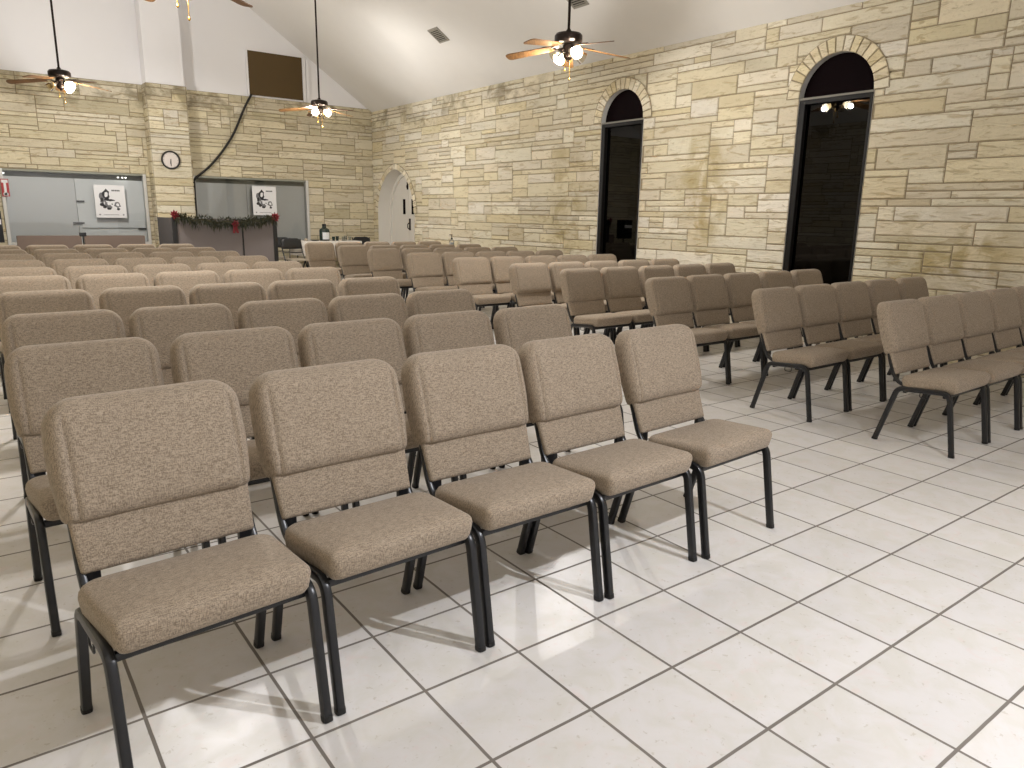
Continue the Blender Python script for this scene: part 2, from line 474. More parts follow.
# pilaster between the two windows
PX0, PX1, PD = 1.385, 2.065, .35
mb = ashlar(PX0, PX1, 0, ZS, [], lambda a, z, o: (a, YB - PD - o, z), rnd, palette=PAL, mb=mb)
mb = ashlar(YB - PD, YB, 0, ZS, [], lambda a, z, o: (PX0 - o, a, z), rnd, palette=PALB, mb=mb)
mb = ashlar(YB - PD, YB, 0, ZS, [], lambda a, z, o: (PX1 + o, a, z), rnd, palette=PALB, mb=mb)
mb.add([(PX0, YB - PD, ZS), (PX1, YB - PD, ZS), (PX1, YB, ZS), (PX0, YB, ZS)], [(0, 1, 2, 3)], 1)
tag(mb.build('wall_back', [M['stone'], M['mortar']], smooth=25, tint=True), kind='structure')
# painted gable above the stone, with the pilaster carried up
mb = MB()
y0 = YB + .015
vs = [(XL, y0, ZS - .03), (XW, y0, ZS - .03), (XW, y0, ZW), (XR, y0, ceil_z(XR)), (XL, y0, ZW)]
mb.add(vs, [(0, 1, 2, 3, 4)])
zt = ceil_z(PX0) + .02
mb.box(PX0 + .015, PX1 - .015, YB - PD + .03, YB + .01, ZS - .02, zt)
tag(mb.build('wall_back_gable', M['white'], smooth=0), kind='structure')
# left wall and the wall behind the camera
mb = ashlar(YF, YB, 0, ZW, [], lambda a, z, o: (XL + o, a, z), rnd, palette=PAL)
tag(mb.build('wall_left', [M['stone'], M['mortar']], smooth=25, tint=True), kind='structure')
vs = [(XL, YF, 0), (XW, YF, 0), (XW, YF, ZW), (XR, YF, ceil_z(XR)), (XL, YF, ZW)]
tag(MB().add(vs, [(4, 3, 2, 1, 0)]).build('wall_front', M['white'], smooth=0), kind='structure')

# ---- arch rings of cut stone
def ring(op, width, nst, depth, wallP, pal, rnd, pointed_=False):
    mb = MB(); c, hw = (op['a0'] + op['a1']) / 2, (op['a1'] - op['a0']) / 2
    if not pointed_:
        curve = lambda t, e: (c - (hw + e) * math.cos(t * PI), op['zs'] + (hw + e) * math.sin(t * PI))
    else:
        R = op['R']; amax = math.acos((R - hw) / R)
        def curve(t, e):
            if t <= .5: q = amax * t * 2; return (c + (R - hw) - (R + e) * math.cos(q), op['zs'] + (R + e) * math.sin(q))
            q = amax * (1 - t) * 2; return (c - (R - hw) + (R + e) * math.cos(q), op['zs'] + (R + e) * math.sin(q))
    for k in range(nst):
        t0, t1 = (k + .07) / nst, (k + .93) / nst
        wv = width * rnd.uniform(.95, 1.05)
        a = [curve(t0 + (t1 - t0) * i / 4, .0) for i in range(5)]; b = [curve(t0 + (t1 - t0) * i / 4, wv) for i in range(5)]
        A = a + b[::-1]; n = len(A)
        ca = sum(p[0] for p in A) / n; cz = sum(p[1] for p in A) / n
        base = rnd.choice(pal); kk = rnd.uniform(.92, 1.04); col = (base[0] * kk, base[1] * kk, base[2] * kk, 1)
        vs = [wallP(x, z, -.01) for x, z in A] + [wallP(x, z, depth - .006) for x, z in A] + [wallP(ca + (x - ca) * .93, cz + (z - cz) * .93, depth) for x, z in A]
        fs = [(j, (j + 1) % n, n + (j + 1) % n, n + j) for j in range(n)] + [(n + j, n + (j + 1) % n, 2 * n + (j + 1) % n, 2 * n + j) for j in range(n)]
        for j in range(4): fs.append((2 * n + j, 2 * n + j + 1, 2 * n + n - 2 - j, 2 * n + n - 1 - j))
        mb.add(vs, fs, 0, col)
    # mortar bed behind the ring
    for k in range(40):
        q = [curve(k / 40, .002), curve((k + 1) / 40, .002), curve((k + 1) / 40, width + .012), curve(k / 40, width + .012)]
        mb.add([wallP(x, z, depth - .010) for x, z in q], [(0, 1, 2, 3)], 1)
    return mb
for i, (op, n, w, pt) in enumerate(((W4, 17, .145, False), (W3, 17, .145, False), (D1, 22, .11, True))):
    tag(ring(op, w, n, .030, PR, PAL, rnd, pt).build('trim_%d' % (i + 1), [M['stone'], M['mortar']], smooth=25, tint=True), kind='structure')

# ---- arched windows on the right wall
def arched_window(name, op):
    root = empty(name, (XW, (op['a0'] + op['a1']) / 2, 0)); tag(root, kind='structure')
    c, hw = (op['a0'] + op['a1']) / 2, (op['a1'] - op['a0']) / 2
    L = Matrix.Translation((-XW, -c, 0))
    zs = op['zs'] - .02
    # reveal lining following jambs and arch
    out = [(op['a0'], op['z0'])] + [(op['a0'], op['zs'])] + [(c - hw * math.cos(PI * k / 24), op['zs'] + hw * math.sin(PI * k / 24)) for k in range(1, 24)] + [(op['a1'], op['zs']), (op['a1'], op['z0'])]
    mb = MB()
    for (a, b) in zip(out, out[1:]):
        mb.add([(XW - .012, a[0], a[1]), (XW - .012, b[0], b[1]), (XW + .14, b[0], b[1]), (XW + .14, a[0], a[1])], [(0, 1, 2, 3)])
    mb.build('reveal', M['silver'], root, M4=L)
    # rectangular dark frame, slightly proud of the reveal
    f = MB(); fw = .062; xa, xb = XW - .004, XW + .085
    f.box(xa, xb, op['a0'] + .002, op['a0'] + fw * .62, op['z0'], zs, bev=.004)
    f.box(xa, xb, op['a1'] - fw * 1.15, op['a1'] - .002, op['z0'], zs, bev=.004)
    f.box(xa, xb, op['a0'] + fw * .6, op['a1'] - fw, op['z0'] + .001, op['z0'] + .07, bev=.004)
    f.box(xa, xb, op['a0'] + fw * .6, op['a1'] - fw, zs - .045, zs, bev=.004)
    f.build('frame', M['bronze'], root, M4=L)
    MB().box(XW - .012, XW + .10, op['a0'] + .003, op['a1'] - .003, zs, zs + .022, bev=.004).build('transom', M['transom'], root, M4=L)
    MB().box(XW + .055, XW + .061, op['a0'] + .03, op['a1'] - .06, op['z0'] + .06, zs - .04).build('pane', M['darkglass'], root, smooth=0, M4=L)
    pts = [(op['a0'] + .001, zs + .01)] + out[1:-1] + [(op['a1'] - .001, zs + .01)]
    n = len(pts)
    vs = [(XW + .07, a, z) for a, z in pts] + [(XW + .08, a, z) for a, z in pts]
    MB().add(vs, [tuple(range(n)), tuple(range(2 * n - 1, n - 1, -1))] + [(k, (k + 1) % n, n + (k + 1) % n, n + k) for k in range(n)]).build('arch_panel', M['maroon'], root, smooth=0, M4=L)
    # night behind the glass
    MB().box(XW + .36, XW + .37, op['a0'] - .3, op['a1'] + .3, -.05, 3.4).build('outside_board', M['night'], root, smooth=0, M4=L)
arched_window('window_1', W4); arched_window('window_2', W3)

# ---- pointed double door, deep white recess
def pdoor():
    op = D1; c, hw = (op['a0'] + op['a1']) / 2, (op['a1'] - op['a0']) / 2
    root = empty('door_1', (XW, c, 0)); tag(root, kind='structure'); L = Matrix.Translation((-XW, -c, 0))
    ts = [op['a0'] + (op['a1'] - op['a0']) * (.5 - .5 * math.cos(PI * k / 40)) for k in range(41)]
    out = [(op['a0'], 0)] + [(a, op['top'](a)) for a in ts] + [(op['a1'], 0)]
    mb = MB(); dep = .32
    for a, b in zip(out, out[1:]):
        mb.add([(XW - .02, *a), (XW - .02, *b), (XW + dep, *b), (XW + dep, *a)], [(0, 1, 2, 3)])
    # stepped stop moulding at the back of the recess
    k2 = lambda p, s: (c + (p[0] - c) * s, p[1] * (1 - (1 - s) * .75))
    for a, b in zip(out, out[1:]):
        mb.add([(XW + dep - .05, *k2(a, .95)), (XW + dep - .05, *k2(b, .95)), (XW + dep - .05, *b), (XW + dep - .05, *a)], [(0, 1, 2, 3)])
        mb.add([(XW + dep - .05, *k2(a, .95)), (XW + dep - .05, *k2(b, .95)), (XW + dep + .02, *k2(b, .95)), (XW + dep + .02, *k2(a, .95))], [(0, 1, 2, 3)])
    mb.build('recess', M['doorwhite'], root, M4=L, smooth=30)
    for s in (-1, 1):
        pts = []
        e = [(a, z) for a, z in [k2(p, .96) for p in out] if (a - c) * s >= .004]
        if s > 0: e = [(c + .004, 0.0), (c + .004, op['top'](c) * .97)] + e
        else: e = e + [(c - .004, op['top'](c) * .97), (c - .004, 0.0)]
        n = len(e); vs = [(XW + dep - .015, a, max(z, .01)) for a, z in e] + [(XW + dep + .03, a, max(z, .01)) for a, z in e]
        leaf = MB().add(vs, [tuple(range(n)), tuple(range(2 * n - 1, n - 1, -1))] + [(k, (k + 1) % n, n + (k + 1) % n, n + k) for k in range(n)]).build('door_leaf', M['doorwhite'], root, smooth=0, M4=L)
        ya = c + s * .19
        MB().box(XW + dep - .022, XW + dep - .012, ya - .05, ya + .05, 1.34, 1.66, bev=.004).build('vision_pane', M['maroon'], leaf, M4=L)
        if s < 0:
            h = MB(); yk = c - .06
            h.box(XW + dep - .03, XW + dep - .014, yk - .03, yk + .03, 1.0, 1.25, bev=.006)
            h.tube(fillet([(XW + dep - .02, yk, 1.16), (XW + dep - .075, yk, 1.14), (XW + dep - .075, yk, 1.04), (XW + dep - .02, yk, 1.02)], .03), .011)
            h.lathe([(.022, 0), (.024, .012), (.016, .03)], 12, c=(0, 0, 0)) if False else None
            h.build('handle', M['oiled'], leaf, M4=L)
    b = MB(); b.box(XW + dep - .035, XW + dep - .012, c + .0, c + .04, 1.86, 2.02, bev=.005); b.box(XW + dep - .05, XW + dep - .03, c + .009, c + .031, 1.90, 1.95, bev=.003)
    b.build('latch_bolt', M['oiled'], root, M4=L)
pdoor()

# ---- big glazed windows in the back wall
def back_window(name, x0, x1, z0, z1, seam, light_from=None):
    root = empty(name, ((x0 + x1) / 2, YB, z0)); tag(root, kind='structure'); L = Matrix.Translation((-(x0 + x1) / 2, -YB, -z0))
    f = MB(); w = .055
    f.box(x0 + .002, x0 + w, YB - .035, YB + .10, z0, z1, bev=.004); f.box(x1 - w, x1 - .002, YB - .035, YB + .10, z0, z1, bev=.004)
    f.box(x0 + w, x1 - w, YB - .03, YB + .09, z0, z0 + .05, bev=.004)
    f.build('frame', M['silver'], root, M4=L)
    MB().box(x0 + w, x1 - w, YB - .03, YB + .09, z1 - .035, z1 - .002, bev=.004).build('head_rail', M['head'], root, M4=L)
    MB().box(x0 + w * .9, x1 - w * .9, YB + .01, YB + .016, z0 + .04, z1 - .03).build('pane', M['glass'], root, smooth=0, M4=L)
    # screens standing just behind the glass
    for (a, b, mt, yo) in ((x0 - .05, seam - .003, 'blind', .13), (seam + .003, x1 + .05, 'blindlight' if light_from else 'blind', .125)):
        MB().box(a, b, YB + yo, YB + yo + .02, z0 - .05, z1 - .12, bev=.004).build('screen', M[mt], root, M4=L)
    MB().box(x0 - .1, x1 + .1, YB + .30, YB + .32, z0 - .1, z1 + .2).build('rear_board', M['head'], root, smooth=0, M4=L)
    MB().box(x0 - .1, x1 + .1, YB + .1, YB + .31, z1 + .001, z1 + .02).build('head_soffit', M['head'], root, smooth=0, M4=L)
    MB().box(x0 - .1, x1 + .1, YB + .1, YB + .31, z0 - .1, z0 - .06).build('sill_board', M['silver'], root, smooth=0, M4=L)
    if light_from:
        MB().box(seam + .05, x1 - .07, YB + .085, YB + .10, z0 + .30, z0 + .44, bev=.004).build('lower_rail', M['blindlight'], root, M4=L)
        for lx in (-.925, -.89, .86, .93, .985):  # added glowing beads, standing in for lights of the room beyond the glass
            MB().lathe([(.004, -.012), (.014, -.008), (.017, 0), (.014, .008), (.004, .012)], 12, c=(lx, YB + .07, z1 - .075)).build('far_light_spot', M['farlight'], root, M4=L)
        for (hx, hz, hw) in ((.215, 1.47, .06), (.15, 1.085, .09), (1.19, .985, .07)):
            MB().box(hx - hw, hx + hw, YB + .07, YB + .10, hz - .012, hz + .012, bev=.004).build('catch', M['black'], root, M4=L)
back_window('window_3', -.96, 1.315, .70, 1.985, .155, True)
back_window('window_4', 2.135, 4.46, .70, 2.0, 3.20)

# ---- boarded opening high in the gable
root = empty('window_5', (3.87, YB, 3.62)); tag(root, kind='structure')
L = Matrix.Translation((-3.87, -YB, -3.62))
MB().box(3.335, 4.435, YB - .02, YB + .012, 3.60, 4.42, bev=.004).build('brown_board', M['brownboard'], root, M4=L)
f = MB(); f.box(3.30, 4.47, YB - .035, YB + .01, 4.42, 4.45, bev=.004); f.box(3.30, 3.335, YB - .035, YB + .01, 3.57, 4.42, bev=.004)
f.box(4.437, 4.50, YB - .035, YB + .01, 3.57, 4.44, bev=.004); f.box(4.515, 4.58, YB - .025, YB + .01, 3.57, 4.40, bev=.004)
f.build('casing', M['white'], root, M4=L)

# ------------------------------------------------------------------ church chair
def make_chair():
    root = empty('church_chair', (0, 0, 0))
    HX = .2435
    for s in (-1, 1):
        x = s * HX
        fl = MB().bar(fillet([(x, .001, .014), (x, .060, .376), (x, .165, .368)], .085, 7), .026, .031).build('leg', M['black'], root)
        MB().bar([(x, -.001, 0), (x, .0015, .016)], .028, .033).build('foot_glide', M['glide'], fl)
        MB().bar([(x, .163, .368), (x, .22, .364), (x, .285, .359)], .026, .031).build('side_rail', M['black'], root)
        rl = MB().bar(fillet([(x, .283, .359), (x, .358, .354), (x, .455, .014)], .06, 6), .026, .031).build('leg', M['black'], root)
        MB().bar([(x, .459, .0), (x, .4545, .016)], .028, .033).build('foot_glide', M['glide'], rl)
        xp = s * .224
        MB().bar(fillet([(xp, .18, .386), (xp, .358, .376), (xp, .404, .43), (xp, .527, .79)], .06, 6), .022, .022).build('back_post', M['black'], root)
    MB().bar([(-HX, .085, .352), (HX, .085, .352)], .022, .024, b=(0, 1, 0)).build('crossbar', M['black'], root)
    MB().bar([(-HX, .315, .344), (HX, .315, .344)], .022, .024, b=(0, 1, 0)).build('crossbar', M['black'], root)
    MB().tube(fillet([(-HX - .01, .17, .353), (-HX - .01, .17, .325), (-HX - .01, .22, .325), (-HX - .01, .22, .353)], .012), .003, 6).build('ganging_hook', M['black'], root)
    # seat cushion: boxy, crisp front, slightly falling to the rear
    lay = [(.05, .370), (.020, .371), (.008, .377), (.001, .390), (0, .410), (0, .432), (.003, .445), (.009, .454), (.017, .459), (.026, .462), (.06, .468), (.11, .473), (.155, .475)]
    rs = cushion(.478, .510, .335, .030, .060, lay)
    def bend(u, v, t):
        k = max(0, v / .335)
        side = .012 * max(0, (.43 - t) / .05) * abs(u) / .25      # sides run in towards the underside
        return (u * (1 - side * 2), v + .020 + (.010 * max(0, (.43 - t) / .06) if v < .1 else 0), t - .024 * k - (.006 * max(0, 1 - v / .06) ** 2 if t > .45 else 0))
    MB().rings([[bend(*p) for p in r] for r in rs]).build('seat', M['fabric'], root, smooth=50)
    d = Vector((0, .325, .946)); nrm = Vector((0, -.946, .325)); o = Vector((0, .408, .427))
    def bk(u, s_, t):
        bow = -.008 * (1 - min(1, abs(s_ - .2) / .28) ** 2)
        return o + Vector((u, 0, 0)) + d * s_ + nrm * (t + bow + .010 * (u / .25) ** 2)
    W_, H_, RC = .511, .330, .076
    roll = lambda e, R: math.sqrt(max(0.0, 1 - (1 - min(max(e, 0) / R, 1)) ** 2))
    vs_ = [0, .003, .008, .016, .028, .045, .07, .10, .14, .18, .21, .235, .255, .272, .288, .302, .313, .321, .327, .330]
    us_ = [-1, -.992, -.975, -.95, -.92, -.885, -.865, -.845, -.825, -.80, -.76, -.68, -.55, -.4, -.2, 0]; us_ = us_ + [-q for q in us_[-2::-1]]
    def hw(v):
        w = W_ / 2 - .012 * max(0, 1 - v / .12) - .010 * max(0, (v - .15) / .18) ** 2
        if v > H_ - RC: w -= RC - math.sqrt(max(0, RC * RC - (v - H_ + RC) ** 2))
        if v < .02: w -= .02 - math.sqrt(max(0, .0004 - (v - .02) ** 2))
        return w
    front, back = [], []
    for v in vs_:
        fr, br = [], []
        for q in us_:
            u = q * hw(v); eu = hw(v) - abs(u)
            t = .004 + .058 * roll(eu, .040) * roll(H_ - v, .055) * (.45 + .55 * roll(v, .040)) + .010 * (1 - (u / .26) ** 2) * math.sin(PI * min(v / H_, 1))
            g_ = math.exp(-((abs(u) - (W_ / 2 - .043)) / .0065) ** 2) * .0105 * roll(v, .03) * roll(max(0, .285 - v), .06)
            fr.append(bk(u, v + .130, t - g_))
            br.append(bk(u * (1 - .012 * 0), v + .130, -.014))
        front.append(fr); back.append(br)
    nu, nv = len(us_), len(vs_); mb = MB()
    vv = [p for r in front for p in r] + [p for r in back for p in r]; O = nu * nv; fs = []
    for i in range(nv - 1):
        for k in range(nu - 1):
            a_ = i * nu + k; fs.append((a_, a_ + 1, a_ + nu + 1, a_ + nu)); fs.append((O + a_, O + a_ + nu, O + a_ + nu + 1, O + a_ + 1))
        fs.append((i * nu, (i + 1) * nu, O + (i + 1) * nu, O + i * nu)); e_ = nu - 1
        fs.append((i * nu + e_, O + i * nu + e_, O + (i + 1) * nu + e_, (i + 1) * nu + e_))
    for k in range(nu - 1):
        fs.append((k, O + k, O + k + 1, k + 1)); z_ = (nv - 1) * nu
        fs.append((z_ + k, z_ + k + 1, O + z_ + k + 1, O + z_ + k))
    mb.add(vv, fs).build('backrest', M['fabric'], root, smooth=55)
    lay = [(.006, -.012), (0, -.006), (0, .018), (.004, .026), (.012, .029), (.05, .030)]
    rs = cushion(.455, .470, .160, .010, .010, lay)
    MB().rings([[bk(u, v - .002, t) for u, v, t in r] for r in rs]).build('lower_back_panel', M['fabric'], root, smooth=60)
    for s in (-1, 1):
        MB().box(s * .20 - .018, s * .20 + .018, .385, .405, .385, .44, bev=.003).build('bracket', M['black'], root)
    return root

ROW = ['front', 'second', 'third', 'fourth', 'fifth', 'sixth', 'seventh', 'eighth', 'ninth', 'last']
SEAT = ['aisle seat', 'second seat from the aisle', 'middle seat', 'fourth seat from the aisle', 'outer end seat']
LY = [.765, 1.65, 2.61, 3.72, 4.87, 5.80, 6.82, 7.92, 8.95, 10.08]
RY = [.775, 1.69, 2.745, 3.83, 4.65, 5.76, 6.87, 7.99, 9.025, 10.34]
LSL = [.028, .022, .032, .03, .02, .02, .02, .02, .02, .02]
proto = make_chair(); first = True
rj = random.Random(3)
for r in range(10):
    for blk in ('left', 'right'):
        for k in range(5):                      # k counted from the aisle
            if blk == 'left':
                x = .888 - .539 * k if r == 1 else (.902 if r == 2 else .918) - .5365 * k; y = LY[r] + LSL[r] * (x + .13); sl = LSL[r]
            else:
                x = 3.186 + .5325 * k; y = RY[r] + .012 * (x - 3.186); sl = .012
            c = proto if first else copy_tree(proto); first = False
            j = 0 if r == 0 else 1
            yaw_ = math.atan(sl) + math.radians(rj.uniform(-.3, .3)) * j
            x += rj.uniform(-.003, .003) * j; y += rj.uniform(-.010, .010) * j
            if r == 1 and blk == 'left' and k == 4: x, y, yaw_ = -1.268, 1.628, math.radians(2)
            if r == 0 and blk == 'left':        # the first row was set out by hand: each chair turned a little differently
                x, y, yaw_ = [(.929, .778, 3.4), (.380, .770, 2.2), (-.150, .767, .8), (-.676, .747, 2.6), (-1.204, .707, 4.7)][k]; yaw_ = math.radians(yaw_)
            c.location = (x, y, 0); c.rotation_euler = (0, 0, yaw_)
            side = SEAT[k] if not (k == 4 and blk == 'right') else 'seat by stone wall'
            tag(c, 'taupe church chair with black legs, %s row of %s block, %s' % (ROW[r], blk, side), 'chair', 'taupe church chairs in rows')

# ------------------------------------------------------------------ ceiling fans
def make_fan():
    root = empty('ceiling_fan', (0, 0, 0))
    tag(root, cat='ceiling fan', group='ceiling fans with lights')
    # origin at motor underside; rod length set for the slope at |x - ridge| common to all (same slope height)
    MB().lathe([(.02, .07), (.06, .075), (.125, .06), (.14, .04), (.14, -.01), (.125, -.028), (.06, -.035), (.02, -.035)], 28).build('motor_housing', M['oiled'], root)
    MB().lathe([(.026, .065), (.03, .085), (.014, .11), (.014, 1.94)], 12).build('downrod', M['oiled'], root)
    MB().lathe([(.014, 1.80), (.055, 1.84), (.075, 1.92), (.075, 2.06)], 20).build('canopy', M['oiled'], root)
    MB().lathe([(.04, -.03), (.055, -.045), (.06, -.09), (.045, -.12), (.05, -.135), (.05, -.165), (.02, -.185), (.012, -.20)], 20).build('light_kit', M['oiled'], root)
    for k in range(5):
        a = 2 * PI * k / 5; R = Matrix.Rotation(a, 4, 'Z') @ Matrix.Translation((.10, 0, -.035)) @ Matrix.Rotation(math.radians(6.5), 4, 'Y') @ Matrix.Translation((-.10, 0, 0)) @ Matrix.Rotation(math.radians(11), 4, 'X')
        o = rrect(.105, .138, .50, .02, .045)
        top = [(v + .17, u, -.022) for u, v in o]; bot = [(v + .17, u, -.029) for u, v in o]
        bl = MB().rings([bot, top]).build('blade', M['blade'], root, M4=R)
        ir = MB(); ir.box(.10, .25, -.018, .018, -.020, -.012, bev=.003); ir.box(.22, .27, -.045, .045, -.020, -.013, bev=.003)
        ir.build('blade_iron', M['oiled'], bl, M4=R)
    for k in range(4):
        a = 2 * PI * (k + .35) / 4; R = Matrix.Rotation(a, 4, 'Z') @ Matrix.Translation((.075, 0, -.100)) @ Matrix.Rotation(math.radians(-64), 4, 'Y')
        # bell opens along local -z then tilts outward
        sh = MB().lathe([(.018, 0), (.022, -.012), (.032, -.03), (.047, -.06), (.055, -.09), (.062, -.115)], 18, cap=False).build('lamp_shade', M['shade'], root, M4=R); sh['lamp'] = k
        MB().lathe([(.012, -.005), (.014, -.02), (.026, -.045), (.030, -.062), (.024, -.082), (.006, -.092)], 14).build('bulb', M['bulb'], sh, M4=R)
        MB().lathe([(.02, .02), (.024, 0), (.024, -.012), (.012, -.014)], 12).build('socket', M['oiled'], sh, M4=R)
        MB().tube([(.03, 0, -.10), (.055, 0, -.095), (.075, 0, -.10)], .009, 8).build('lamp_arm', M['oiled'], sh, M4=Matrix.Rotation(a, 4, 'Z'))
    for (dx, dy, ln) in ((.03, -.02, .20), (-.02, .03, .12)):
        ch = MB().tube([(dx, dy, -.17), (dx, dy, -.17 - ln + .03)], .0028, 6).build('pull_chain', M['brass'], root)
        MB().lathe([(.003, .03), (.009, .02), (.010, .005), (.004, -.004)], 10, c=(dx, dy, -.17 - ln)).build('pull_fob', M['brass'], ch)
    return root
FANS = [((3.53, 5.06, 3.075), 49.4, 'dark bronze ceiling fan with lit lamps before the arched windows, nearest the right wall', (1, .97, .93), 158, (0, 2)),
        ((3.54, 11.49, 3.125), 10, 'small far ceiling fan with lit lamps hanging below the brown gable board', (1, .975, .94), 135, (2, 3)),
        ((-.23, 11.49, 3.14), 11.7, 'far ceiling fan with lit lamps hanging at the left above the glazed window', (1, .975, .94), 190, (0, 3)),
        ((-.12, 5.06, 3.06), 29, 'ceiling fan cropped by the top edge with only its lamps and chains showing', (1, .975, .95), 165, (1, 2)),
        ((1.25, -1.05, 3.075), 100, 'ceiling fan with one lit lamp over the open floor before the front row', (.96, .98, 1.04), 250, (1,))]
fp = make_fan(); places = []
for i, f_ in enumerate(FANS): places.append(fp if i == 0 else copy_tree(fp))
for f, (loc, rz, lab, col, pw, lit) in zip(places, FANS):
    f.location = loc; f.rotation_euler = (0, 0, math.radians(rz)); tag(f, lab)
    shades = sorted([c for c in f.children if c.name.startswith('lamp_shade')], key=lambda o: o['lamp'])
    for q, sh in enumerate(shades):
        on = q in lit
        for o in [sh] + [c for c in sh.children if c.name.startswith('bulb')]:
            key = 'shade' if o is sh else 'bulb'
            o.material_slots[0].link = 'OBJECT'; o.material_slots[0].material = M[key if on else key + '_off']
        if on:
            a = 2 * PI * (q + .35) / 4 + math.radians(rz); rr_, dz = .075 + .899 * .125, -.100 - .438 * .125
            ld = bpy.data.lights.new('lit_lamp', 'POINT'); ld.energy = pw / len(lit); ld.color = col; ld.shadow_soft_size = .032
            lo = bpy.data.objects.new('lit_lamp', ld); C.objects.link(lo); lo.location = (loc[0] + rr_ * math.cos(a), loc[1] + rr_ * math.sin(a), loc[2] + dz)

# ------------------------------------------------------------------ ceiling vents on the right slope
ang = math.atan(SL)
def vent(x, y, label):
    root = empty('ceiling_vent', (x, y, ceil_z(x) - .004)); root.rotation_euler = (0, ang, 0)
    tag(root, label, 'vent', 'ceiling vents')
    f = MB(); w = .145
    for a in ((-w, w, -w, -w + .03), (-w, w, w - .03, w), (-w, -w + .03, -w + .03, w - .03), (w - .03, w, -w + .03, w - .03)):
        f.box(a[0], a[1], a[2], a[3], -.012, .002, bev=.003)
    f.build('frame', M['vent'], root)
    MB().box(-w + .02, w - .02, -w + .02, w - .02, -.001, .003).build('backing', M['ventdark'], root, smooth=0)
    for k in range(7):
        xx = -.10 + .033 * k
        MB().add([(xx - .012, -.12, -.009), (xx + .010, -.12, -.002), (xx + .010, .12, -.002), (xx - .012, .12, -.009),
                  (xx - .012, -.12, -.0075), (xx + .010, -.12, -.0005), (xx + .010, .12, -.0005), (xx - .012, .12, -.0075)],
                 [(0, 1, 2, 3), (7, 6, 5, 4), (0, 4, 5, 1), (1, 5, 6, 2), (2, 6, 7, 3), (3, 7, 4, 0)]).build('slat', M['vent'], root, smooth=0)
vent(4.985, 9.99, 'square grey air vent on the sloped ceiling above the stone wall')
vent(5.105, 6.80, 'air vent at the top edge behind the nearest fan rod')

# ------------------------------------------------------------------ wall clock, cable, posters, sign
root = empty('wall_clock', (1.695, YB - PD - .022, 2.245)); tag(root, 'round black rimmed wall clock on the stone pilaster between windows', 'clock')
RX = Matrix.Rotation(math.radians(90), 4, 'X')
MB().lathe([(.130, 0), (.165, 0), (.168, .02), (.158, .036), (.142, .034), (.136, .012)], 36, cap=False).build('rim', M['cable'], root, M4=RX)
MB().lathe([(.150, -.001), (.150, .010)], 36).build('face', M['clockface'], root, M4=RX)
MB().box(-.006, .006, -.016, -.012, -.105, .015).build('minute_hand', M['black'], root)
MB().box(-.007, .007, -.019, -.016, -.065, .012).build('hour_hand', M['black'], root, M4=Matrix.Rotation(math.radians(8), 4, 'Y'))
tk = MB()
for k in range(12):
    a = k * PI / 6; tk.add([(math.sin(a) * r_ + math.cos(a) * w_, -.0112, math.cos(a) * r_ - math.sin(a) * w_) for r_, w_ in ((.115, -.003), (.115, .003), (.13, .003), (.13, -.003))], [(0, 1, 2, 3)])
tk.build('hour_marks', M['inkmid'], root, smooth=0)

def bpx(px, py, y):     # wall point from its measured place on the back wall
    return None
cab = MB()
pts = [(3.36, 3.60), (3.20, 3.32), (2.98, 2.86), (2.74, 2.50), (2.48, 2.20), (2.27, 2.02), (2.17, 1.93), (2.155, 1.80), (2.15, 1.3), (2.15, .75)]
def smoothpath(p, n=6):
    P = [Vector((a, YB - .06, b)) for a, b in p]; out = []
    for i in range(len(P) - 1):
        p0, p1, p2, p3 = P[max(i - 1, 0)], P[i], P[i + 1], P[min(i + 2, len(P) - 1)]
        for k in range(n):
            t = k / n; out.append(.5 * ((2 * p1) + (p2 - p0) * t + (2 * p0 - 5 * p1 + 4 * p2 - p3) * t * t + (3 * p1 - p0 - 3 * p2 + p3) * t ** 3))
    out.append(P[-1]); return out
cab.tube(smoothpath(pts), .022, 8)
tag(cab.build('wall_cable', M['cable']), 'thick black cable drooping from brown gable board down to the window', 'cable')

